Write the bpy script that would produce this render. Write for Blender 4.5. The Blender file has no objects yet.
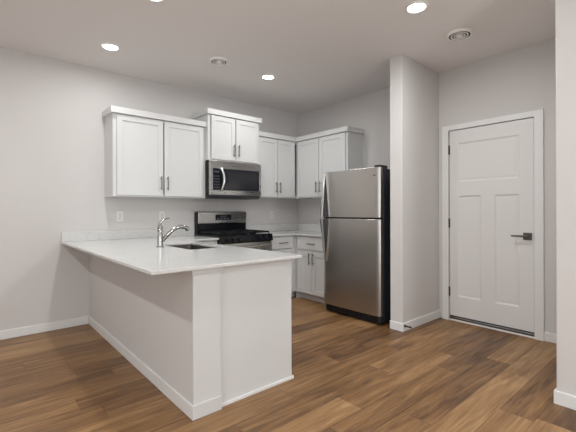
import bpy, bmesh, math, random
from mathutils import Vector, Matrix
random.seed(4)
S = bpy.context.scene
COL = S.collection
PI = math.pi

# ------------------------------------------------------------ camera, world, light, exposure
cd = bpy.data.cameras.new('camera')
cam = bpy.data.objects.new('camera', cd); COL.objects.link(cam)
cd.sensor_fit = 'HORIZONTAL'; cd.sensor_width = 36.0
cd.lens = 369.006 / 576 * 36
cd.shift_y = -(216 - 210.834) / 576
cd.clip_start = 0.05; cd.clip_end = 100
_t = math.radians(40.8602)
_fw = Vector((math.sin(_t), math.cos(_t), 0)); _rt = Vector((math.cos(_t), -math.sin(_t), 0)); _up = Vector((0, 0, 1))
_M = Matrix((_rt, _up, -_fw)).transposed().to_4x4()
cam.matrix_world = Matrix.Translation((-3.9865, -4.3698, 1.1972)) @ _M @ Matrix.Rotation(math.radians(-0.1672), 4, 'Z')
S.camera = cam

w = bpy.data.worlds.new('World'); S.world = w; w.use_nodes = True
bg = w.node_tree.nodes['Background']
bg.inputs['Color'].default_value = (0.93, 0.975, 1.0, 1); bg.inputs['Strength'].default_value = 2.65

# daylight through the glazed door in the wall behind the camera
ld = bpy.data.lights.new('daylight', 'AREA'); ld.shape = 'RECTANGLE'; ld.size = 1.3; ld.size_y = 2.0; ld.energy = 25; ld.color = (.97, .985, 1)
day = bpy.data.objects.new('daylight', ld); COL.objects.link(day); day.location = (-2.9, -7.36, 1.1); day.rotation_euler = (PI / 2, 0, 0)

S.view_settings.view_transform = 'Standard'; S.view_settings.look = 'None'
S.view_settings.gamma = 1.0; S.view_settings.use_curve_mapping = False
S.view_settings.exposure = -0.12
LAMP = 12.0           # strength of the ceiling lamps' lenses
BEAM = 9.5           # watts of each ceiling lamp's beam
SPREAD = 175.0
FILL_GLOBE = 38.0          # strength of the unseen pendant globe added as fill light

# ------------------------------------------------------------ materials
def new_mat(name):
    m = bpy.data.materials.new(name); m.use_nodes = True
    return m, m.node_tree, m.node_tree.nodes['Principled BSDF']
def simple(name, col, rough=0.5, metal=0.0, spec=0.5, bump=None, coat=0.0):
    m, nt, b = new_mat(name)
    b.inputs['Base Color'].default_value = (*col, 1); b.inputs['Roughness'].default_value = rough
    b.inputs['Metallic'].default_value = metal; b.inputs['Specular IOR Level'].default_value = spec
    b.inputs['Coat Weight'].default_value = coat
    if bump:
        sc, st, dist = bump
        tc = nt.nodes.new('ShaderNodeTexCoord'); n = nt.nodes.new('ShaderNodeTexNoise'); bp = nt.nodes.new('ShaderNodeBump')
        n.inputs['Scale'].default_value = sc; n.inputs['Detail'].default_value = 3
        bp.inputs['Strength'].default_value = st; bp.inputs['Distance'].default_value = dist
        nt.links.new(tc.outputs['Object'], n.inputs['Vector']); nt.links.new(n.outputs['Fac'], bp.inputs['Height'])
        nt.links.new(bp.outputs['Normal'], b.inputs['Normal'])
    return m
def steel(name, col, rough, stretch):
    m, nt, b = new_mat(name)
    b.inputs['Metallic'].default_value = 1.0
    tc = nt.nodes.new('ShaderNodeTexCoord'); mp = nt.nodes.new('ShaderNodeMapping'); n = nt.nodes.new('ShaderNodeTexNoise')
    mp.inputs['Scale'].default_value = stretch; n.inputs['Scale'].default_value = 6; n.inputs['Detail'].default_value = 4
    nt.links.new(tc.outputs['Object'], mp.inputs['Vector']); nt.links.new(mp.outputs['Vector'], n.inputs['Vector'])
    r = nt.nodes.new('ShaderNodeMapRange'); r.inputs['To Min'].default_value = rough - .05; r.inputs['To Max'].default_value = rough + .07
    nt.links.new(n.outputs['Fac'], r.inputs['Value']); nt.links.new(r.outputs['Result'], b.inputs['Roughness'])
    mx = nt.nodes.new('ShaderNodeMix'); mx.data_type = 'RGBA'
    mx.inputs[6].default_value = (*[c * .9 for c in col], 1); mx.inputs[7].default_value = (*[min(1, c * 1.08) for c in col], 1)
    nt.links.new(n.outputs['Fac'], mx.inputs[0]); nt.links.new(mx.outputs[2], b.inputs['Base Color'])
    return m
def wood_floor(name):
    m, nt, b = new_mat(name); N = nt.nodes; L = nt.links
    def math_(op, a, c=None):
        n = N.new('ShaderNodeMath'); n.operation = op
        for i, v in enumerate((a, c)):
            if v is None: continue
            if isinstance(v, (int, float)): n.inputs[i].default_value = v
            else: L.new(v, n.inputs[i])
        return n.outputs[0]
    tc = N.new('ShaderNodeTexCoord'); sp = N.new('ShaderNodeSeparateXYZ'); L.new(tc.outputs['Object'], sp.inputs[0])
    PW, PL = 0.182, 1.22
    yy = math_('DIVIDE', math_('ADD', sp.outputs['Y'], 0.06), PW); row = math_('FLOOR', yy); fy = math_('FRACT', yy)
    wn = N.new('ShaderNodeTexWhiteNoise'); wn.noise_dimensions = '1D'; L.new(row, wn.inputs['W'])
    xx = math_('ADD', math_('DIVIDE', sp.outputs['X'], PL), math_('MULTIPLY', wn.outputs['Value'], 7.3))
    col = math_('FLOOR', xx); fx = math_('FRACT', xx)
    cb = N.new('ShaderNodeCombineXYZ'); L.new(row, cb.inputs[0]); L.new(col, cb.inputs[1])
    w2 = N.new('ShaderNodeTexWhiteNoise'); w2.noise_dimensions = '3D'; L.new(cb.outputs[0], w2.inputs['Vector'])
    # grain, shifted per plank
    off = N.new('ShaderNodeVectorMath'); off.operation = 'MULTIPLY_ADD'
    L.new(w2.outputs['Color'], off.inputs[0]); off.inputs[1].default_value = (9, 9, 9); L.new(tc.outputs['Object'], off.inputs[2])
    def grain(scale, ns, det, dist):
        mp = N.new('ShaderNodeMapping'); mp.inputs['Scale'].default_value = scale; L.new(off.outputs[0], mp.inputs['Vector'])
        n = N.new('ShaderNodeTexNoise'); n.inputs['Scale'].default_value = ns; n.inputs['Detail'].default_value = det
        n.inputs['Distortion'].default_value = dist; L.new(mp.outputs[0], n.inputs['Vector']); return n.outputs['Fac']
    g1 = grain((1.0, 9, 1), 1.6, 5, 1.2); g2 = grain((1.6, 42, 1), 2.2, 5, .6); g3 = grain((.8, 3.2, 1), 1.3, 2, 0)
    v = math_('ADD', math_('MULTIPLY', w2.outputs['Value'], 0.36), math_('MULTIPLY', g1, 0.95))
    v = math_('ADD', v, math_('MULTIPLY', g2, 0.62)); v = math_('ADD', v, math_('MULTIPLY', g3, 0.30))
    v = math_('MULTIPLY', math_('SUBTRACT', v, 0.54), 0.92)
    rp = N.new('ShaderNodeValToRGB'); e = rp.color_ramp.elements
    e[0].position = 0.08; e[0].color = FLOOR[0]; e[1].position = 0.95; e[1].color = FLOOR[4]
    for p_, c in ((.30, FLOOR[1]), (.52, FLOOR[2]), (.72, FLOOR[3])):
        x = rp.color_ramp.elements.new(p_); x.color = c
    L.new(v, rp.inputs[0])
    # seams
    def edge(f, wd):
        a = math_('LESS_THAN', f, wd); c = math_('GREATER_THAN', f, 1 - wd); return math_('MAXIMUM', a, c)
    sm = math_('MAXIMUM', edge(fy, .006), edge(fx, .0009))
    mx = N.new('ShaderNodeMix'); mx.data_type = 'RGBA'; mx.inputs[7].default_value = (.045, .028, .018, 1)
    L.new(math_('MULTIPLY', sm, .75), mx.inputs[0]); L.new(rp.outputs[0], mx.inputs[6]); L.new(mx.outputs[2], b.inputs['Base Color'])
    rr = math_('ADD', math_('MULTIPLY', g2, .16), .33); L.new(rr, b.inputs['Roughness'])
    b.inputs['Specular IOR Level'].default_value = .4
    bp = N.new('ShaderNodeBump'); bp.inputs['Strength'].default_value = .12; bp.inputs['Distance'].default_value = .002
    L.new(math_('SUBTRACT', g2, math_('MULTIPLY', sm, 2)), bp.inputs['Height']); L.new(bp.outputs[0], b.inputs['Normal'])
    return m
FLOOR = [(.052, .024, .010, 1), (.130, .064, .026, 1), (.235, .123, .050, 1), (.33, .185, .080, 1), (.45, .28, .138, 1)]
def quartz(name):
    m, nt, b = new_mat(name); N = nt.nodes; L = nt.links
    tc = N.new('ShaderNodeTexCoord')
    n = N.new('ShaderNodeTexNoise'); n.inputs['Scale'].default_value = 160; n.inputs['Detail'].default_value = 2; L.new(tc.outputs['Object'], n.inputs[0])
    n2 = N.new('ShaderNodeTexNoise'); n2.inputs['Scale'].default_value = 3.2; n2.inputs['Detail'].default_value = 6; n2.inputs['Distortion'].default_value = 2.2; L.new(tc.outputs['Object'], n2.inputs[0])
    r1 = N.new('ShaderNodeValToRGB'); e = r1.color_ramp.elements
    e[0].position = .30; e[0].color = (.63, .625, .61, 1); e[1].position = .46; e[1].color = (.68, .68, .665, 1); L.new(n.outputs['Fac'], r1.inputs[0])
    r2 = N.new('ShaderNodeValToRGB'); e = r2.color_ramp.elements
    e[0].position = .485; e[0].color = (1, 1, 1, 1); e[1].position = .515; e[1].color = (1, 1, 1, 1)
    x = r2.color_ramp.elements.new(.5); x.color = (.90, .885, .87, 1); L.new(n2.outputs['Fac'], r2.inputs[0])
    mx = N.new('ShaderNodeMix'); mx.data_type = 'RGBA'; mx.blend_type = 'MULTIPLY'; mx.inputs[0].default_value = 1
    L.new(r1.outputs[0], mx.inputs[6]); L.new(r2.outputs[0], mx.inputs[7]); L.new(mx.outputs[2], b.inputs['Base Color'])
    b.inputs['Roughness'].default_value = .13
    return m

WALL = simple('wall_paint', (.66, .637, .623), .75, spec=.25, bump=(180, .08, .002))
CEIL = simple('ceiling_paint', (.83, .805, .795), .9, spec=.1, bump=(70, .25, .004))
TRIM = simple('trim_white', (.80, .795, .785), .38)
DOORM = simple('door_white', (.76, .745, .73), .42)
CAB = simple('cabinet_white', (.68, .68, .675), .36, bump=(40, .03, .001))
QUARTZ = quartz('quartz')
WOOD = wood_floor('plank_floor')
STEEL = steel('brushed_steel', (.50, .475, .45), .30, (1, .6, 24))
STEELX = steel('brushed_steel_bright', (.56, .55, .535), .27, (.3, .3, 3))
STEELC = simple('steel_satin', (.72, .72, .71), .22, 1.0)
CHROME = simple('chrome', (.50, .50, .50), .10, 1.0)
SINKM = simple('sink_steel', (.22, .20, .185), .38, 1.0)
BLACK = simple('black_gloss', (.008, .009, .012), .2, spec=.25)
BLACKM = simple('black_matte', (.011, .011, .013), .45, spec=.35)
IRON = simple('cast_iron', (.010, .010, .011), .5, spec=.25)
CASE = simple('dark_case', (.022, .024, .030), .35)
GLASSB = simple('dark_glass', (.020, .021, .026), .06)
GREY = simple('dark_grey', (.06, .06, .065), .4)
PULL = simple('nickel_pull', (.22, .21, .20), .30, 1.0)
BRONZE = simple('dark_bronze', (.09, .075, .065), .40, .8)
NICKEL = simple('dark_nickel', (.15, .138, .126), .32, 1.0)
PLATE = simple('outlet_white', (.80, .79, .775), .35)
SLOT = simple('outlet_slot', (.04, .04, .04), .6)
VENTW = simple('vent_white', (.88, .87, .85), .5)
SHADOW = simple('duct_shade', (.01, .01, .01), .9)  # black that stands in for the shade inside the ceiling vents
DIGIT = simple('display_marks', (.20, .24, .30), .3)
RUBBER = simple('rubber', (.03, .03, .03), .7)
def lens_mat():
    m, nt, b = new_mat('lamp_lens'); b.inputs['Base Color'].default_value = (.9, .9, .9, 1)
    b.inputs['Emission Color'].default_value = (1, 1, .98, 1); b.inputs['Emission Strength'].default_value = LAMP
    return m
LENS = lens_mat()

# ------------------------------------------------------------ helpers
def box(bm, x0, x1, y0, y1, z0, z1):
    x0, x1 = sorted((x0, x1)); y0, y1 = sorted((y0, y1)); z0, z1 = sorted((z0, z1))
    v = [bm.verts.new((x, y, z)) for z in (z0, z1) for y in (y0, y1) for x in (x0, x1)]
    for f in ((0, 2, 3, 1), (4, 5, 7, 6), (0, 1, 5, 4), (2, 6, 7, 3), (0, 4, 6, 2), (1, 3, 7, 5)):
        bm.faces.new([v[i] for i in f])
    return v
def cyl(bm, p0, p1, r0, r1=None, n=16):
    r1 = r0 if r1 is None else r1
    p0, p1 = Vector(p0), Vector(p1); d = (p1 - p0).normalized()
    a = d.orthogonal().normalized(); b = d.cross(a)
    A = [bm.verts.new(p0 + r0 * (math.cos(2 * PI * i / n) * a + math.sin(2 * PI * i / n) * b)) for i in range(n)]
    B = [bm.verts.new(p1 + r1 * (math.cos(2 * PI * i / n) * a + math.sin(2 * PI * i / n) * b)) for i in range(n)]
    for i in range(n):
        bm.faces.new((A[i], A[(i + 1) % n], B[(i + 1) % n], B[i]))
    bm.faces.new(A[::-1]); bm.faces.new(B)
def tube(bm, pts, radii, n=16, flat=1.0):
    pts = [Vector(p) for p in pts]; rings = []
    a = None
    for i, p in enumerate(pts):
        d = (pts[min(i + 1, len(pts) - 1)] - pts[max(i - 1, 0)]).normalized()
        if a is None: a = Vector((0, 1, 0)) if abs(d.y) < .9 else Vector((1, 0, 0))
        a = (a - d * a.dot(d)).normalized(); b = d.cross(a)
        r = radii[i] if hasattr(radii, '__len__') else radii
        rings.append([bm.verts.new(p + r * (math.cos(2 * PI * k / n) * a + flat * math.sin(2 * PI * k / n) * b)) for k in range(n)])
    for A, B in zip(rings, rings[1:]):
        for k in range(n): bm.faces.new((A[k], A[(k + 1) % n], B[(k + 1) % n], B[k]))
    bm.faces.new(rings[0][::-1]); bm.faces.new(rings[-1])
def lathe(bm, prof, c=(0, 0, 0), n=40, closed=False):
    rings = []
    for r, z in prof:
        if r < 1e-6: rings.append([bm.verts.new((c[0], c[1], c[2] + z))])
        else: rings.append([bm.verts.new((c[0] + r * math.cos(2 * PI * k / n), c[1] + r * math.sin(2 * PI * k / n), c[2] + z)) for k in range(n)])
    prs = list(zip(rings, rings[1:]))
    if closed: prs.append((rings[-1], rings[0]))
    for A, B in prs:
        for k in range(n):
            k2 = (k + 1) % n
            f = [A[k % len(A)], A[k2 % len(A)], B[k2 % len(B)], B[k % len(B)]]
            f = list(dict.fromkeys(f))
            if len(f) > 2: bm.faces.new(f)
def prism(bm, pts, axis, a, b):
    """extrude a 2D outline along an axis; pts are the two other coordinates in order"""
    def mk(p, t):
        return {'x': (t, p[0], p[1]), 'y': (p[0], t, p[1]), 'z': (p[0], p[1], t)}[axis]
    A = [bm.verts.new(mk(p, a)) for p in pts]; B = [bm.verts.new(mk(p, b)) for p in pts]
    n = len(pts)
    for i in range(n): bm.faces.new((A[i], A[(i + 1) % n], B[(i + 1) % n], B[i]))
    bm.faces.new(A[::-1]); bm.faces.new(B)
def cells(bm, xs, ys, inside, z0, z1):
    """slab made of grid cells, welded, with holes where inside() is false"""
    nx, ny = len(xs) - 1, len(ys) - 1
    on = [[inside((xs[i] + xs[i + 1]) / 2, (ys[j] + ys[j + 1]) / 2) for j in range(ny)] for i in range(nx)]
    V = {}
    def v(i, j, z):
        k = (i, j, z)
        if k not in V: V[k] = bm.verts.new((xs[i], ys[j], z))
        return V[k]
    for i in range(nx):
        for j in range(ny):
            if not on[i][j]: continue
            bm.faces.new((v(i, j, z1), v(i + 1, j, z1), v(i + 1, j + 1, z1), v(i, j + 1, z1)))
            bm.faces.new((v(i, j, z0), v(i, j + 1, z0), v(i + 1, j + 1, z0), v(i + 1, j, z0)))
            for (di, dj, e) in ((-1, 0, ((i, j + 1), (i, j))), (1, 0, ((i + 1, j), (i + 1, j + 1))), (0, -1, ((i, j), (i + 1, j))), (0, 1, ((i + 1, j + 1), (i, j + 1)))):
                a, c = i + di, j + dj
                if 0 <= a < nx and 0 <= c < ny and on[a][c]: continue
                (p, q), (r, s) = e
                bm.faces.new((v(p, q, z0), v(r, s, z0), v(r, s, z1), v(p, q, z1)))
def obj(name, bm, m, parent=None, bevel=0.0, smooth=False, seg=2):
    bmesh.ops.recalc_face_normals(bm, faces=bm.faces)
    me = bpy.data.meshes.new(name); bm.to_mesh(me); bm.free()
    for k in (m if isinstance(m, (list, tuple)) else [m]): me.materials.append(k)
    o = bpy.data.objects.new(name, me); COL.objects.link(o)
    if parent: o.parent = parent
    if bevel:
        b = o.modifiers.new('bevel', 'BEVEL'); b.width = bevel; b.segments = seg; b.limit_method = 'ANGLE'; b.angle_limit = math.radians(40)
    if smooth:
        for p in me.polygons: p.use_smooth = True
        try: me.set_sharp_from_angle(angle=math.radians(42))
        except Exception: pass
    return o
def boxes(name, lst, m, parent=None, bevel=0.0):
    bm = bmesh.new()
    for b in lst: box(bm, *b)
    return obj(name, bm, m, parent, bevel)
def tag(o, label, cat, group=None):
    o['label'] = label; o['category'] = cat
    if group: o['group'] = group
    return o
def thing(name, label, cat, loc=(0, 0, 0), rz=0, group=None):
    o = bpy.data.objects.new(name, None); COL.objects.link(o)
    o.empty_display_size = .1; o.location = loc; o.rotation_euler = (0, 0, rz)
    return tag(o, label, cat, group)
def struct(o):
    o['kind'] = 'structure'; return o
def dup(root, loc, label):
    r = root.copy(); COL.objects.link(r); r.location = loc; r['label'] = label
    for ch in list(root.children):
        c = ch.copy(); COL.objects.link(c); c.parent = r
        for g in list(ch.children):
            d = g.copy(); COL.objects.link(d); d.parent = c
    return r

# ------------------------------------------------------------ setting
H = 2.743
WX0, WY0 = -6.9, -7.4                    # far ends of the room behind the camera
struct(boxes('floor', [(WX0, .3, WY0, .14, -.06, 0)], WOOD))
struct(boxes('ceiling', [(WX0, .3, WY0, .14, H, H + .06)], CEIL))
struct(boxes('wall_back', [(WX0, .14, 0, .14, 0, H)], WALL))
# right wall with the door opening
DL, DR, DT = -2.462, -3.274, 2.068
bm = bmesh.new(); cells(bm, [-3.72, DR - .012, DL + .012, 0], [0, DT + .012, H], lambda a, b: not (DR - .012 < a < DL + .012 and b < DT), 0, .14)
bmesh.ops.transform(bm, matrix=Matrix(((0, 0, 1, 0), (1, 0, 0, 0), (0, 1, 0, 0), (0, 0, 0, 1))), verts=bm.verts)
struct(obj('wall_right', bm, WALL))
SX, SY, SY2 = -.747, -2.3506, -2.2106
struct(boxes('wall_partition', [(SX, 0, SY, SY2, 0, H)], WALL, bevel=.006))
EX, EY = -1.24, -3.727
struct(boxes('wall_entry', [(EX, .14, WY0, EY, 0, H)], WALL, bevel=.006))
bm = bmesh.new(); cells(bm, [WY0, -6.6, -3.2, .14], [0, .12, 2.5, H], lambda a, b: not (-6.6 < a < -3.2 and .12 < b < 2.5), WX0 - .14, WX0)
bmesh.ops.transform(bm, matrix=Matrix(((0, 0, 1, 0), (1, 0, 0, 0), (0, 1, 0, 0), (0, 0, 0, 1))), verts=bm.verts)
struct(obj('wall_left', bm, WALL))
bm = bmesh.new(); cells(bm, [WX0, -3.6, -2.2, EX], [0, .06, 2.15, H], lambda a, b: not (-3.6 < a < -2.2 and .06 < b < 2.15), WY0 - .14, WY0)
bmesh.ops.transform(bm, matrix=Matrix(((1, 0, 0, 0), (0, 0, 1, 0), (0, 1, 0, 0), (0, 0, 0, 1))), verts=bm.verts)
struct(obj('wall_front', bm, WALL))
# knee wall of the peninsula
KX, KX2, KY = -3.0136, -2.832, -2.398
struct(boxes('wall_peninsula', [(KX, KX2, KY, 0, 0, .8655)], WALL))

BH, BT = .083, .012
def baseboard(name, segs):
    bm = bmesh.new()
    for s in segs: box(bm, *s, 0, BH)
    return struct(obj(name, bm, TRIM, bevel=.004))
baseboard('baseboard_back', [(WX0, KX - BT, -BT, 0)])
baseboard('baseboard_peninsula', [(KX - BT, KX, KY - .0125, 0)])
baseboard('baseboard_partition', [(SX - BT, SX, SY - BT, SY2), (SX, -.0005, SY - BT, SY)])
baseboard('baseboard_entry', [(EX - BT, EX, WY0, EY + BT), (EX, 0, EY, EY + BT)])
baseboard('baseboard_right', [(-BT, 0, -3.7, -3.348)])
baseboard('baseboard_left', [(WX0, WX0 + BT, WY0, -BT)])

# end board of the knee wall, with cap and plinth
t = boxes('trim_1', [(KX, KX2, KY - .0125, KY, 0, .8655)], CAB, bevel=.002); struct(t)
boxes('cap', [(KX - .016, KX2 + .006, KY - .036, KY - .0125, .840, .8655), (KX - .008, KX2 + .002, KY - .022, KY - .0125, .828, .840), (KX - .014, KX - .0001, KY - .0125, KY + .06, .840, .8655)], CAB, t, .002)
boxes('plinth', [(KX - BT, KX2, KY - .0245, KY - .0125, 0, BH)], CAB, t, .003)

# ------------------------------------------------------------ entry door
struct(boxes('trim_2', [(-.018, 0, -2.395, DL, 0, 2.0), (-.018, 0, DR, -3.347, 0, 2.0), (-.018, 0, -2.395, -3.347, DT, 2.122),
                        (-.018, 0, -2.395, DL, 2.0, DT), (-.018, 0, DR, -3.347, 2.0, DT),
                        (0, .14, DL, DL + .012, 0, DT), (0, .14, DR - .012, DR, 0, DT), (0, .14, DR - .012, DL + .012, DT, DT + .012),
                        (.052, .14, DL - .014, DL, 0.02, DT), (.052, .14, DR, DR + .014, .02, DT), (.052, .14, DR, DL, DT - .014, DT)], TRIM))
th = struct(boxes('trim_3', [(-.014, .0, DR, DL, 0, .016)], TRIM, bevel=.004)); 
struct(boxes('trim_4', [(0, .14, DR, DL, 0, .032)], simple('threshold_brown', (.085, .055, .040), .45), bevel=.003))
# slab with three recessed panels, front face towards -x
g = .008
y0, y1 = DR + g, DL - g
ys = [y0, -3.145, -2.925, -2.795, -2.56, y1]; zs = [.054, .268, 1.352, 1.505, 1.922, DT - g]
def in_panel(a, b):
    if 1.505 < b < 1.922 and -3.145 < a < -2.56: return True
    return .268 < b < 1.352 and (-3.145 < a < -2.925 or -2.795 < a < -2.56)
bm = bmesh.new(); cells(bm, ys, zs, lambda a, b: not in_panel(a, b), .002, .046)
bmesh.ops.transform(bm, matrix=Matrix(((0, 0, 1, 0), (1, 0, 0, 0), (0, 1, 0, 0), (0, 0, 0, 1))), verts=bm.verts)
for (a, b, c, d) in ((-3.145, -2.56, 1.505, 1.922), (-3.145, -2.925, .268, 1.352), (-2.795, -2.56, .268, 1.352)):
    box(bm, .012, .044, a, b, c, d)
    # sloped sticking round each panel, then a raised field
    o_, i_ = .0, .014
    P = [(a, c), (b, c), (b, d), (a, d)]; Q = [(a + i_, c + i_), (b - i_, c + i_), (b - i_, d - i_), (a + i_, d - i_)]
    A = [bm.verts.new((.0035, *p)) for p in P]; B = [bm.verts.new((.0118, *p)) for p in Q]
    for i in range(4): bm.faces.new((A[i], A[(i + 1) % 4], B[(i + 1) % 4], B[i]))
    box(bm, .0085, .013, a + .03, b - .03, c + .03, d - .03)
door = struct(obj('door_1', bm, DOORM, bevel=.0012, seg=1))
boxes('door_sweep', [(.004, .042, y0, y1, .040, .054)], RUBBER, door)
bm = bmesh.new(); box(bm, -.010, .002, -3.252, -3.180, .916, .984)
obj('rosette', bm, NICKEL, door, .003)
bm = bmesh.new(); cyl(bm, (-.010, -3.216, .951), (-.052, -3.216, .951), .012)
tube(bm, [(-.052, -3.226, .951), (-.053, -3.20, .951), (-.053, -3.15, .952), (-.050, -3.09, .952)], [.009, .010, .009, .0075], 12)
obj('lever_handle', bm, NICKEL, door, smooth=True)
boxes('latch_plate', [(.0, .03, DR + .0005, DR + .0055, .92, .985)], BRONZE, door)
for z in (1.858, 1.059, .313):
    bm = bmesh.new(); cyl(bm, (-.006, DL - .003, z - .05), (-.006, DL - .003, z + .05), .0075, n=12)
    box(bm, -.002, .002, DL - .012, DL - .003, z - .05, z + .05)
    obj('hinge', bm, BRONZE, door, smooth=True)

# door stop on the partition baseboard
t = thing('door_stop', 'small dark spring door stop on the white baseboard of the partition wall', 'door stop', (-.728, SY - BT, .056))
bm = bmesh.new(); cyl(bm, (0, 0, 0), (0, -.006, 0), .014); obj('base', bm, BRONZE, t, smooth=True)
bm = bmesh.new(); tube(bm, [(.0065 * math.cos(k * .9), -.006 - k * .00075, .0065 * math.sin(k * .9)) for k in range(70)], .0022, 6); obj('spring', bm, BRONZE, t, smooth=True)
bm = bmesh.new(); cyl(bm, (0, -.058, 0), (0, -.072, 0), .009); obj('tip', bm, RUBBER, t, smooth=True)

# ------------------------------------------------------------ cabinets
def bar_pull(parent, p, vertical, L=.155):
    """p = centre on the door face, bar stands off towards -y"""
    bm = bmesh.new(); x, y, z = p; so = .030
    d = Vector((0, 0, 1)) if vertical else Vector((1, 0, 0)); c = Vector((x, y - so, z))
    cyl(bm, c - d * L / 2, c + d * L / 2, .0062, n=12)
    for s in (-.36, .36):
        cyl(bm, c + d * L * s, c + d * L * s + Vector((0, so, 0)), .0052, n=10)
    return obj('handle', bm, PULL, parent, smooth=True)
def shaker(name, parent, x0, x1, z0, z1, yb, th=.019, fr=.056):
    bm = bmesh.new(); yf = yb - th
    bm2 = bm
    xs = [x0, x0 + fr, x1 - fr, x1]; zs = [z0, z0 + fr, z1 - fr, z1]
    cells(bm2, xs, zs, lambda a, b: not (xs[1] < a < xs[2] and zs[1] < b < zs[2]), 0, th)
    # cell slab is in (x, z) with thickness along third axis -> map to y
    bmesh.ops.transform(bm, matrix=Matrix(((1, 0, 0, 0), (0, 0, -1, yb), (0, 1, 0, 0), (0, 0, 0, 1))), verts=bm.verts)
    box(bm, xs[1] - .004, xs[2] + .004, yb - th + .009, yb - .002, zs[1] - .004, zs[2] + .004)
    return obj(name, bm, CAB, parent, bevel=.0018)
def upper(label, loc, rz, W, D, z0, z1, doors, crown, crown_left=True, crown_right=True, hz=None, hs=(), name='upper_cabinet', sides=(0, 0), hl=.152):
    """local: back at y=0, front at y=-D, x from 0 to W"""
    t = thing(name, label, 'cabinet', loc, rz)
    fz0, fz1 = z0 + .012, z1 - .004
    boxes('body', [(0, .018, -D + .019, 0, z0, z1), (W - .018, W, -D + .019, 0, z0, z1), (.018, W - .018, -D + .019, 0, z0 + .018, z0 + .036),
                   (.018, W - .018, -D + .019, 0, z1 - .018, z1), (.018, W - .018, -.008, 0, z0 + .036, z1 - .018)], CAB, t)
    fx = [0, .036, W - .036, W]; fz = [z0, z0 + .032, z1 - .03, z1]
    bm = bmesh.new(); cells(bm, fx, fz, lambda a, b: not (fx[1] < a < fx[2] and fz[1] < b < fz[2]), 0, .019)
    bmesh.ops.transform(bm, matrix=Matrix(((1, 0, 0, 0), (0, 0, -1, -D + .019), (0, 1, 0, 0), (0, 0, 0, 1))), verts=bm.verts)
    obj('face_frame', bm, CAB, t, bevel=.0012)
    for i, (a, b) in enumerate(doors):
        d = shaker('door', t, a, b, z0 + .016, z1 - .012, -D - .0005)
        hx = b - .030 if i == 0 else a + .030
        if i < 2: bar_pull(d, (hx, -D - .0195, hz), True, hl)
    # crown: a flat band with a small projection, open to the wall
    c0 = -crown * (1 if crown_left else 0) + (0.0 if crown_left else sides[0]); c1 = W + crown * (1 if crown_right else 0) - (0 if crown_right else sides[1])
    segs = [(c0, c1, -D - crown - .012, -D + .019, z1 - .001, z1 + .062)]
    if crown_left: segs.append((-crown, .018, -D + .019, -.001, z1 - .001, z1 + .062))
    if crown_right: segs.append((W - .018, W + crown, -D + .019, -.001, z1 - .001, z1 + .062))
    segs.append((.018, W - .018, -D + .019, -.001, z1 + .001, z1 + .01))
    boxes('crown_trim', segs, CAB, t, .002)
    return t
upper('wide white two-door wall cabinet left of the microwave, above the sink counter', (-2.862, -.0005, 0), 0, 1.058, .307, 1.352, 2.217,
      [(.036, .527), (.541, 1.024)], .026, True, False, 1.51)
upper('short raised white two-door cabinet directly above the microwave', (-1.8030, -.0005, 0), 0, .764, .372, 1.817, 2.372,
      [(.040, .380), (.392, .730)], .024, True, True, 1.958)
upper('white two-door wall cabinet right of the microwave, running into the room corner', (-1.0385, -.0005, 0), 0, 1.038, .307, 1.378, 2.215,
      [(.030, .352), (.362, .690)], .026, False, False, 1.525, sides=(0, .335))
upper('white two-door wall cabinet on the right wall beside the refrigerator', (-.0005, -.3085, 0), -PI / 2, .985, .307, 1.378, 2.215,
      [(.053, .477), (.487, .953)], .026, False, True, 1.525, sides=(.0375, 0))

def base(label, loc, rz, W, D, fronts, name='base_cabinet', z1=.8655, toe=.09, toe_col=None):
    """fronts: list of ('drawer'|'door', x0, x1, z0, z1, handle side)"""
    t = thing(name, label, 'cabinet', loc, rz)
    boxes('body', [(0, .018, -D + .019, 0, 0, z1), (W - .018, W, -D + .019, 0, 0, z1), (.018, W - .018, -D + .019, -.01, toe, toe + .018),
                   (.018, W - .018, -.01, 0, 0, z1), (.018, W - .018, -D + .019, -D + .028, z1 - .03, z1)], CAB, t)
    boxes('toe_kick', [(.018, W - .018, -D + .075, -D + .087, 0, toe)], CAB, t)
    bm = bmesh.new(); fx = [0, .03, W - .03, W]; fz = [toe, toe + .03, .650, .686, z1 - .02, z1]
    cells(bm, fx, fz, lambda a, b: not (fx[1] < a < fx[2] and (fz[1] < b < fz[2] or fz[3] < b < fz[4])), 0, .019)
    bmesh.ops.transform(bm, matrix=Matrix(((1, 0, 0, 0), (0, 0, -1, -D + .019), (0, 1, 0, 0), (0, 0, 0, 1))), verts=bm.verts)
    obj('face_frame', bm, CAB, t, .0012)
    for k, a, b, c, d, hs in fronts:
        if k == 'drawer':
            o = boxes('drawer', [(a, b, -D - .0195, -D - .0005, c, d)], CAB, t, .002)
            bar_pull(o, ((a + b) / 2, -D - .0195, (c + d) / 2), False, .15)
        else:
            o = shaker('door', t, a, b, c, d, -D - .0005)
            if hs: bar_pull(o, ((b - .03) if hs > 0 else (a + .03), -D - .0195, d - .085), True, .15)
    return t
t = base('narrow white base cabinet with a drawer between the stove and the corner', (-1.0375, -.0005, 0), 0, 1.0365, .588,
     [('drawer', .016, .395, .694, .848, 0), ('door', .016, .395, .104, .662, -1)])
boxes('filler_strip', [(.384, .4475, -.600, -.586, .09, .8655)], CAB, t, .001)
base('white base cabinet with drawer and two doors beside the refrigerator', (-.0005, -.589, 0), -PI / 2, .700, .588,
     [('drawer', .060, .640, .684, .846, 0), ('door', .060, .344, .104, .652, 1), ('door', .350, .640, .104, .652, -1)])
base('white base cabinet left of the stove, its front just visible past the sink', (-2.2280, -.0005, 0), 0, .424, .588,
     [('drawer', .012, .412, .694, .848, 0), ('door', .012, .412, .104, .662, 1)])
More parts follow.
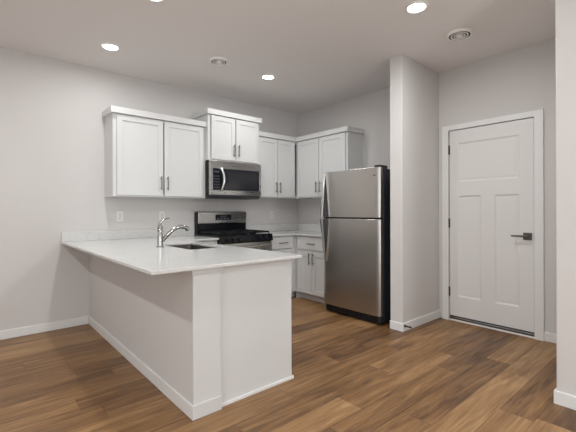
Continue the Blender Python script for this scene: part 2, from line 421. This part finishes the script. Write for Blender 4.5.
# peninsula cabinet: its flat end panel faces the camera, doors face the stove
t = base('white peninsula base cabinet with a flat end panel and shoe moulding', (KX2 + .0005, -2.386, 0), PI / 2, 1.75, .578,
     [('drawer', .02, .43, .694, .848, 0), ('door', .02, .43, .104, .662, 1), ('door', .45, .87, .104, .80, 1), ('door', .88, 1.30, .104, .80, -1), ('drawer', 1.32, 1.73, .694, .848, 0), ('door', 1.32, 1.73, .104, .662, 1)])
boxes('end_panel', [(-.006, 0, -.586, 0, 0, .8655)], CAB, t, .0015)
boxes('shoe_moulding', [(-.018, -.006, -.600, -.0, 0, .022), (-.006, 0.03, -.600, -.586, 0, .022)], TRIM, t, .004)

# ------------------------------------------------------------ countertops
CZ0, CZ1 = .866, .886
CX0, CX1, CY = -3.2733, -2.2085, -2.4651
RL, RR = -1.803, -1.040                     # stove bay
SK = (-2.635, -2.31, -1.60, -.95)            # sink cut-out
t = thing('countertop', 'white quartz peninsula countertop with sink cut-out and backsplash strip', 'countertop', (0, 0, 0))
bm = bmesh.new()
cells(bm, [CX0, SK[0], SK[1], CX1, RL - .002], [CY, SK[2], SK[3], -.635, 0],
      lambda a, b: (a < CX1 or b > -.635) and not (SK[0] < a < SK[1] and SK[2] < b < SK[3]), CZ0, CZ1)
obj('slab', bm, QUARTZ, t, .003)
boxes('backsplash', [(CX0, RL - .002, -.020, -.0005, CZ1, CZ1 + .098)], QUARTZ, t, .002)
t = thing('countertop', 'white quartz corner countertop between the stove and the refrigerator', 'countertop', (0, 0, 0))
bm = bmesh.new(); cells(bm, [RR + .002, -.632, -.0005], [-1.290, -.635, -.0005], lambda a, b: a > -.632 or b > -.635, CZ0, CZ1)
obj('slab', bm, QUARTZ, t, .003)
boxes('backsplash', [(RR + .002, -.0005, -.020, -.0005, CZ1, CZ1 + .110), (-.020, -.0005, -1.292, -.020, CZ1, CZ1 + .110)], QUARTZ, t, .002)

# sink
t = thing('sink', 'stainless undermount sink set into the white peninsula countertop', 'sink', ((SK[0] + SK[1]) / 2, (SK[2] + SK[3]) / 2, .66))
bm = bmesh.new(); hx, hy = (SK[1] - SK[0]) / 2, (SK[3] - SK[2]) / 2
def rrect(ax, ay, r, z, n=6):
    out = []
    for cx_, cy_, a0 in ((ax - r, ay - r, 0), (-ax + r, ay - r, PI / 2), (-ax + r, -ay + r, PI), (ax - r, -ay + r, 1.5 * PI)):
        for k in range(n + 1):
            a = a0 + k * PI / 2 / n; out.append(bm.verts.new((cx_ + r * math.cos(a), cy_ + r * math.sin(a), z)))
    return out
rings = [rrect(hx + .012, hy + .012, .03, .1995), rrect(hx - .003, hy - .003, .03, .1995), rrect(hx - .006, hy - .006, .035, .03), rrect(hx - .03, hy - .03, .04, .012), rrect(.05, .05, .049, .006)]
for A, B in zip(rings, rings[1:]):
    n = len(A)
    for i in range(n): bm.faces.new((A[i], A[(i + 1) % n], B[(i + 1) % n], B[i]))
bm.faces.new(rings[-1])
obj('bowl', bm, SINKM, t, smooth=True)
bm = bmesh.new(); lathe(bm, [(.0, .009), (.028, .009), (.03, .012), (.044, .012), (.046, .006)]); obj('drain', bm, CHROME, t, smooth=True)

# faucet
t = thing('faucet', 'chrome single-lever faucet standing on the peninsula countertop behind the sink', 'faucet', (-2.748, -1.262, CZ1))
bm = bmesh.new(); lathe(bm, [(0, 0), (.031, 0), (.031, .008), (.025, .014), (.0235, .09), (.0235, .125), (.026, .132), (.026, .138), (.0235, .144), (.022, .175), (.016, .195), (0, .200)], n=28)
obj('body', bm, CHROME, t, smooth=True)
bm = bmesh.new()
tube(bm, [(-.006, 0, .180), (-.004, 0, .200), (.010, -.002, .222), (.035, -.004, .240), (.070, -.006, .250), (.082, -.006, .251)], [.017, .016, .012, .009, .008, .004], 14, .8)
obj('lever', bm, CHROME, t, smooth=True)
bm = bmesh.new()
sp = []
for k in range(13):
    u = k / 12; sp.append((.006 + .222 * u, 0, .045 + .128 * math.sin(u * PI * .60)))
tube(bm, sp, [.0165 + (.003 if k > 8 else 0) for k in range(13)], 16)
obj('spout', bm, CHROME, t, smooth=True)
e = Vector(sp[-1]); bm = bmesh.new()
tube(bm, [e + Vector((-.03, 0, .006)), e + Vector((0, 0, .001)), e + Vector((.018, 0, -.010)), e + Vector((.026, 0, -.030))], [.0165, .0185, .0195, .017], 16)
obj('spray_head', bm, CHROME, t, smooth=True)

# ------------------------------------------------------------ gas range
t = thing('gas_range', 'stainless and black gas stove with tall backguard under the microwave', 'stove', (RL + .003, -.004, 0))
RW = RR - RL - .006
boxes('body', [(0, RW, -.62, -.0, .10, .895), (.02, RW - .02, -.58, -.02, 0, .10)], BLACKM, t, .003)
boxes('storage_drawer', [(.004, RW - .004, -.645, -.62, .105, .235)], STEELX, t, .004)
d = boxes('oven_door', [(.004, RW - .004, -.652, -.62, .245, .815)], STEELX, t, .005)
boxes('window', [(.13, RW - .13, -.6545, -.651, .36, .66)], GLASSB, d)
bm = bmesh.new(); cyl(bm, (.07, -.700, .765), (RW - .07, -.700, .765), .012)
for x in (.10, RW - .10): cyl(bm, (x, -.70, .765), (x, -.651, .765), .009)
obj('handle', bm, STEELC, d, smooth=True)
bm = bmesh.new(); prism(bm, [(-.62, .822), (-.668, .822), (-.672, .832), (-.655, .905), (-.62, .905)], 'x', 0, RW)
c = obj('control_panel', bm, BLACK, t, .003)
for x in (.085, .165, .245, .52, .60, .68)[:3] + (.56, .65):
    bm = bmesh.new(); cyl(bm, (x, -.663, .866), (x, -.672, .864), .024, n=20); cyl(bm, (x, -.672, .864), (x, -.692, .859), .019, .016, 20)
    box(bm, x - .003, x + .003, -.697, -.69, .845, .876)
    obj('knob', bm, BLACKM, c, smooth=True)
boxes('cooktop', [(-.0, RW, -.655, -.062, .895, .908)], BLACK, t, .004)
for (x, y, r) in ((.19, -.50, .05), (.19, -.22, .04), (RW / 2, -.36, .045), (RW - .19, -.50, .04), (RW - .19, -.22, .05)):
    bm = bmesh.new(); lathe(bm, [(0, .0), (r, .0), (r, .008), (r * .75, .012), (r * .75, .018), (0, .020)], (x, y, .908), 24)
    obj('burner', bm, IRON, t, smooth=True)
for k in range(3):
    x0 = .02 + k * (RW - .04) / 3; x1 = x0 + (RW - .04) / 3 - .006
    L = []
    for x in (x0, x1 - .012): L.append((x, x + .012, -.625, -.09, .925, .943))
    for y in (-.625, -.365, -.102): L.append((x0, x1, y, y + .012, .925, .943))
    xm = (x0 + x1) / 2; L.append((xm - .006, xm + .006, -.613, -.40, .927, .945)); L.append((xm - .006, xm + .006, -.33, -.10, .927, .945))
    for y in (-.50, -.235): L.append((x0 + .012, x0 + .075, y - .006, y + .006, .927, .945)); L.append((x1 - .075, x1 - .012, y - .006, y + .006, .927, .945))
    for x in (x0, x1 - .012):
        for y in (-.625, -.102): L.append((x, x + .012, y, y + .012, .908, .926))
    boxes('grate', L, IRON, t, .002)
b = boxes('backguard', [(.0, .014, -.075, 0, .908, 1.185), (RW - .014, RW, -.060, 0, .908, 1.182), (.014, RW - .014, -.055, 0, .908, 1.035), (.010, RW - .006, -.060, 0, 1.03, 1.188)], BLACK, t, .004)
boxes('backguard_face', [(.016, RW - .006, -.078, -.0605, 1.036, 1.184)], STEELX, b, .005)
dsp = boxes('display', [(.262, .505, -.0805, -.078, 1.078, 1.150)], GLASSB, t, .001)
for i in range(4): boxes('display_button', [(.285 + i * .05, .315 + i * .05, -.0813, -.0806, 1.091, 1.100)], DIGIT, dsp)
boxes('clock_window', [(.335, .430, -.0813, -.0806, 1.112, 1.138)], GREY, dsp)

# ------------------------------------------------------------ microwave
MW0, MW1 = -1.8045 + .002, -1.042
t = thing('microwave', 'stainless over-the-range microwave hanging under the short raised cabinet', 'microwave', (MW0, -.002, 1.372))
W = MW1 - MW0; MH = 1.814 - 1.372
boxes('body', [(0, W, -.385, 0, 0, MH)], BLACKM, t, .003)
f = boxes('door', [(.0, W, -.418, -.386, .344, MH - .002), (.0, W, -.418, -.386, .022, .082), (.0, .042, -.418, -.386, .082, .344), (W - .026, W, -.418, -.386, .082, .344)], STEELX, t, .003)
boxes('window', [(.215, W - .026, -.4155, -.390, .082, .344)], GLASSB, f, .001)
boxes('inner_screen', [(.255, W - .062, -.4162, -.4156, .112, .312)], simple('mesh_screen', (.030, .030, .034), .10), f)
p = boxes('control_panel', [(.042, .1435, -.4165, -.390, .082, .344)], BLACK, t, .001)
bm = bmesh.new()
for r in range(5):
    for c in range(3): box(bm, .058 + c * .026, .076 + c * .026, -.4172, -.4166, .105 + r * .034, .122 + r * .034)
box(bm, .058, .128, -.4172, -.4166, .292, .318)
obj('keypad', bm, simple('key_grey', (.045, .05, .065), .35), p)
bm = bmesh.new()
pts = []
for k in range(13):
    u = k / 12; pts.append((.150 + .020 * math.sin(u * PI), -.424 - .036 * math.sin(u * PI) ** .7, .078 + .268 * u))
tube(bm, pts, .020, 14, .8)
obj('handle', bm, STEELC, f, smooth=True)
boxes('filler_strip', [(.1435, .215, -.4155, -.390, .082, .344)], BLACK, f, .001)
bm = bmesh.new(); prism(bm, [(-.40, .020), (-.405, .004), (-.37, -.018), (-.05, -.018), (-.05, 0), (-.385, 0)], 'x', .004, W - .004)
obj('hood_underside', bm, GREY, t, .002)

# ------------------------------------------------------------ refrigerator
FY0, FY1 = -2.115, -1.308
t = thing('refrigerator', 'stainless top-freezer refrigerator with dark sides beside the partition wall', 'refrigerator', (-.80, (FY0 + FY1) / 2, 0))
# local x from door face (0) towards the wall (+), y across
h = (FY1 - FY0) / 2
boxes('body', [(.085, .76, -h + .004, h - .004, .03, 1.638)], CASE, t, .006)
boxes('grille', [(.045, .085, -h + .02, h - .02, .015, .088)] + [(.040, .045, -h + .03 + i * .05, -h + .062 + i * .05, .03, .075) for i in range(15)], BLACKM, t)
for sy in (-1, 1): 
    bm = bmesh.new(); cyl(bm, (.11, sy * (h - .06), 0), (.11, sy * (h - .06), .03), .022); obj('foot', bm, RUBBER, t, smooth=True)
boxes('hinge_cover', [(.015, .16, -h + .005, -h + .07, 1.6525, 1.672), (.086, .16, -h + .005, -h + .07, 1.638, 1.655)], CASE, t, .004)
boxes('corner_bracket', [(.02, .085, -h + .003, -h + .03, .03, .098)], CASE, t, .003)
def fdoor(z0, z1, name):
    bm = bmesh.new(); n = 28; out = []
    for k in range(n + 1):
        u = -1 + 2 * k / n; yy = u * h
        bul = .011 * (1 - u * u)
        x = .014 - bul
        ed = 1 - abs(u)
        if ed < .03: x += .016 * (1 - math.sqrt(max(0, 1 - ((.03 - ed) / .03) ** 2)))
        out.append((x, yy))
    out = [(.068, -h)] + out + [(.068, h)]
    prism(bm, out, 'z', z0, z1)
    return obj(name, bm, STEEL, t, smooth=True, bevel=.004)
fz = fdoor(1.122, 1.651, 'freezer_door'); fg = fdoor(.098, 1.106, 'fresh_food_door')
boxes('gasket', [(.068, .085, -h + .012, h - .012, .11, 1.095), (.068, .085, -h + .012, h - .012, 1.132, 1.64), (.02, .085, -h + .012, h - .012, 1.104, 1.124)], BLACKM, t)
bm = bmesh.new(); cyl(bm, (.008, -h + .062, 1.565), (.0005, -h + .062, 1.565), .008); obj('badge', bm, GREY, fz, smooth=True)
def fhandle(parent, za, zb):
    """za = split end, zb = far end; wedge that stands out most at the split"""
    yc = h - .050; n = 14; wd = .026
    prof = []
    for k in range(n + 1):
        u = k / n; prof.append((.004 - (.066 * (1 - u) ** .75 + .006), za + (zb - za) * u))
    bm = bmesh.new(); prism(bm, [(p[0] + .010, p[1]) for p in prof] + [(.012, zb), (.012, za)], 'y', yc - .005, yc + .011)
    bm.faces.ensure_lookup_table(); n0 = len(bm.faces)
    A = []
    for k, (x, z) in enumerate(prof):
        u = k / n; w_ = wd * (1 - .45 * u)
        A.append([bm.verts.new((x + dx, yc + .003 + s_ * w_, z)) for dx, s_ in ((0, -.7), (-.004, 0), (0, .7), (.0095, .7), (.0095, -.7))])
    for P, Q in zip(A, A[1:]):
        for i in range(5): bm.faces.new((P[i], P[(i + 1) % 5], Q[(i + 1) % 5], Q[i]))
    bm.faces.new(A[0]); bm.faces.new(A[-1][::-1])
    prism(bm, [(yc - .064, za), (yc - .048, za), (yc - .006, zb), (yc - .018, zb)], 'x', -.002, .012)
    bm.faces.ensure_lookup_table()
    for f_ in bm.faces[n0:]: f_.material_index = 1
    return obj('handle', bm, [GREY, STEELC], parent, .001)
fhandle(fz, 1.126, 1.645); fhandle(fg, 1.102, .605)

# ------------------------------------------------------------ wall outlets
def outlet(label, x, z):
    t = thing('wall_outlet', label, 'outlet', (x, 0, z), 0, 'outlets above the counters')
    boxes('cover_plate', [(-.037, .037, -.006, -.0005, -.058, .058)], PLATE, t, .003)
    for s in (-1, 1):
        r = boxes('receptacle', [(-.017, .017, -.008, -.0055, s * .021 - .015, s * .021 + .015)], PLATE, t, .002)
        boxes('slots', [(-.009, -.0065, -.0085, -.0079, s * .021 - .004, s * .021 + .008), (.0065, .009, -.0085, -.0079, s * .021 - .004, s * .021 + .008), (-.003, .003, -.0085, -.0079, s * .021 - .012, s * .021 - .006)], SLOT, r)
    bm = bmesh.new(); cyl(bm, (0, -.006, 0), (0, -.0075, 0), .0035, n=10); obj('screw', bm, SLOT, t)
    return t
outlet('white outlet cover on the wall left of the faucet', -2.704, 1.139)
outlet('white outlet cover on the wall directly behind the faucet', -2.221, 1.139)
outlet('white outlet cover on the wall right of the stove backguard', -.530, 1.137)

# ------------------------------------------------------------ ceiling fixtures
def t_beam(t):
    ld = bpy.data.lights.new('beam', 'AREA'); ld.shape = 'DISK'; ld.size = .11; ld.energy = BEAM; ld.spread = math.radians(SPREAD)
    ld.color = (.98, 1, 1)
    o = bpy.data.objects.new('beam', ld); COL.objects.link(o); o.parent = t; o.location = (0, 0, -.011)
def lamp(label, x, y):
    t = thing('recessed_light', label, 'ceiling light', (x, y, H), 0, 'recessed ceiling lights')
    bm = bmesh.new(); lathe(bm, [(.064, 0), (.086, 0), (.086, -.004), (.080, -.009), (.068, -.010), (.064, -.006)], n=40, closed=True); obj('trim_ring', bm, VENTW, t, smooth=True)
    bm = bmesh.new(); lathe(bm, [(0, -.0075), (.045, -.0075), (.0635, -.006), (.0635, -.001), (0, -.001)], n=40); obj('lens', bm, LENS, t, smooth=True)
    t_beam(t)
    return t
l0 = lamp('lit round recessed ceiling light above the left wall cabinet', -2.978, -.664)
for lb, x, y in (('lit round recessed ceiling light beside the vent, nearest the corner', -1.376, -1.007),
                 ('lit round recessed ceiling light near the entry door vent', -1.411, -2.891),
                 ('lit recessed ceiling light cut off by the top edge of the view', -2.985, -1.755),
                 ('lit recessed ceiling light outside the view, left of the peninsula', -4.79, -.95),
                 ('lit recessed ceiling light outside the view, left of the camera', -4.79, -2.9),
                 ('lit recessed ceiling light outside the view, behind and left of the camera', -4.79, -5.0),
                 ('lit recessed ceiling light outside the view, behind the camera', -2.955, -5.0)):
    r = dup(l0, (x, y, H), lb)
    for c in r.children:
        if c.type == 'LIGHT':
            c.data = c.data.copy(); c.data.energy = BEAM * ((.9 if y > -2 else 2.1) if x < -4 else 1.05 if x > -2 and y > -2 else 1.5 if -2 < y < -1.5 else 1.7 if y < -2.5 and x > -2 else 1.0)
for c in l0.children:
    if c.type == 'LIGHT': c.data.energy = BEAM * .55
t = thing('fill_pendant', 'lit white globe pendant added as fill light, outside the view, behind the entry wall corner', 'added fill lamp', (-1.98, -5.25, H))  # unseen lamp added to brighten the peninsula end, entry wall and door
bm = bmesh.new(); lathe(bm, [(0, 0), (.06, 0), (.06, -.02), (.01, -.03), (0, -.03)]); obj('canopy', bm, BRONZE, t, smooth=True)
bm = bmesh.new(); cyl(bm, (0, 0, -.03), (0, 0, -.62), .006, n=8); obj('cord', bm, RUBBER, t)
gm, nt_, b_ = new_mat('fill_globe_glow'); b_.inputs['Emission Color'].default_value = (.90, .975, 1, 1); b_.inputs['Emission Strength'].default_value = FILL_GLOBE
bm = bmesh.new(); lathe(bm, [(.15 * math.sin(PI * k / 20), -.76 + .15 * math.cos(PI * k / 20)) for k in range(21)], n=32); obj('globe', bm, gm, t, smooth=True)
def vent(label, x, y, R):
    t = thing('ceiling_vent', label, 'vent', (x, y, H), 0, 'round ceiling vents')
    bm = bmesh.new(); lathe(bm, [(R * .80, 0), (R, 0), (R, -.008), (R * .93, -.020), (R * .84, -.022), (R * .80, -.019)], n=48, closed=True); obj('outer_ring', bm, VENTW, t, smooth=True)
    bm = bmesh.new(); lathe(bm, [(0, -.001), (R * .795, -.001), (R * .795, -.018)], n=48); obj('recess_shade', bm, SHADOW, t)  # dark liner, paints the shade of a duct recess
    for a in (.56, .33):
        bm = bmesh.new(); lathe(bm, [(R * a, -.016), (R * (a + .03), -.014), (R * (a + .120), -.018), (R * (a + .112), -.022), (R * a, -.020)], n=44, closed=True)
        lv = obj('louvre_ring', bm, VENTW, t, smooth=True)
        bm = bmesh.new(); lathe(bm, [(R * (a - .002), -.0185), (R * (a - .002), -.002)], n=44); obj('louvre_shade', bm, SHADOW, lv)  # dark liner, paints the shade in the gap inside each louvre
    bm = bmesh.new(); lathe(bm, [(0, -.026), (R * .20, -.025), (R * .26, -.021), (R * .24, -.012), (0, -.012)], n=36); obj('centre_disc', bm, VENTW, t, smooth=True)
    for k in range(3):
        bm = bmesh.new(); a = k * 2 * PI / 3 + .4; cyl(bm, (.2 * R * math.cos(a), .2 * R * math.sin(a), -.014), (.82 * R * math.cos(a), .82 * R * math.sin(a), -.012), .002, n=6)
        obj('spoke', bm, GREY, t)
    return t
vent('round white ceiling vent between two kitchen ceiling lights', -2.044, -1.045, .095)
vent('round white ceiling vent in front of the entry door', -.735, -2.912, .107)
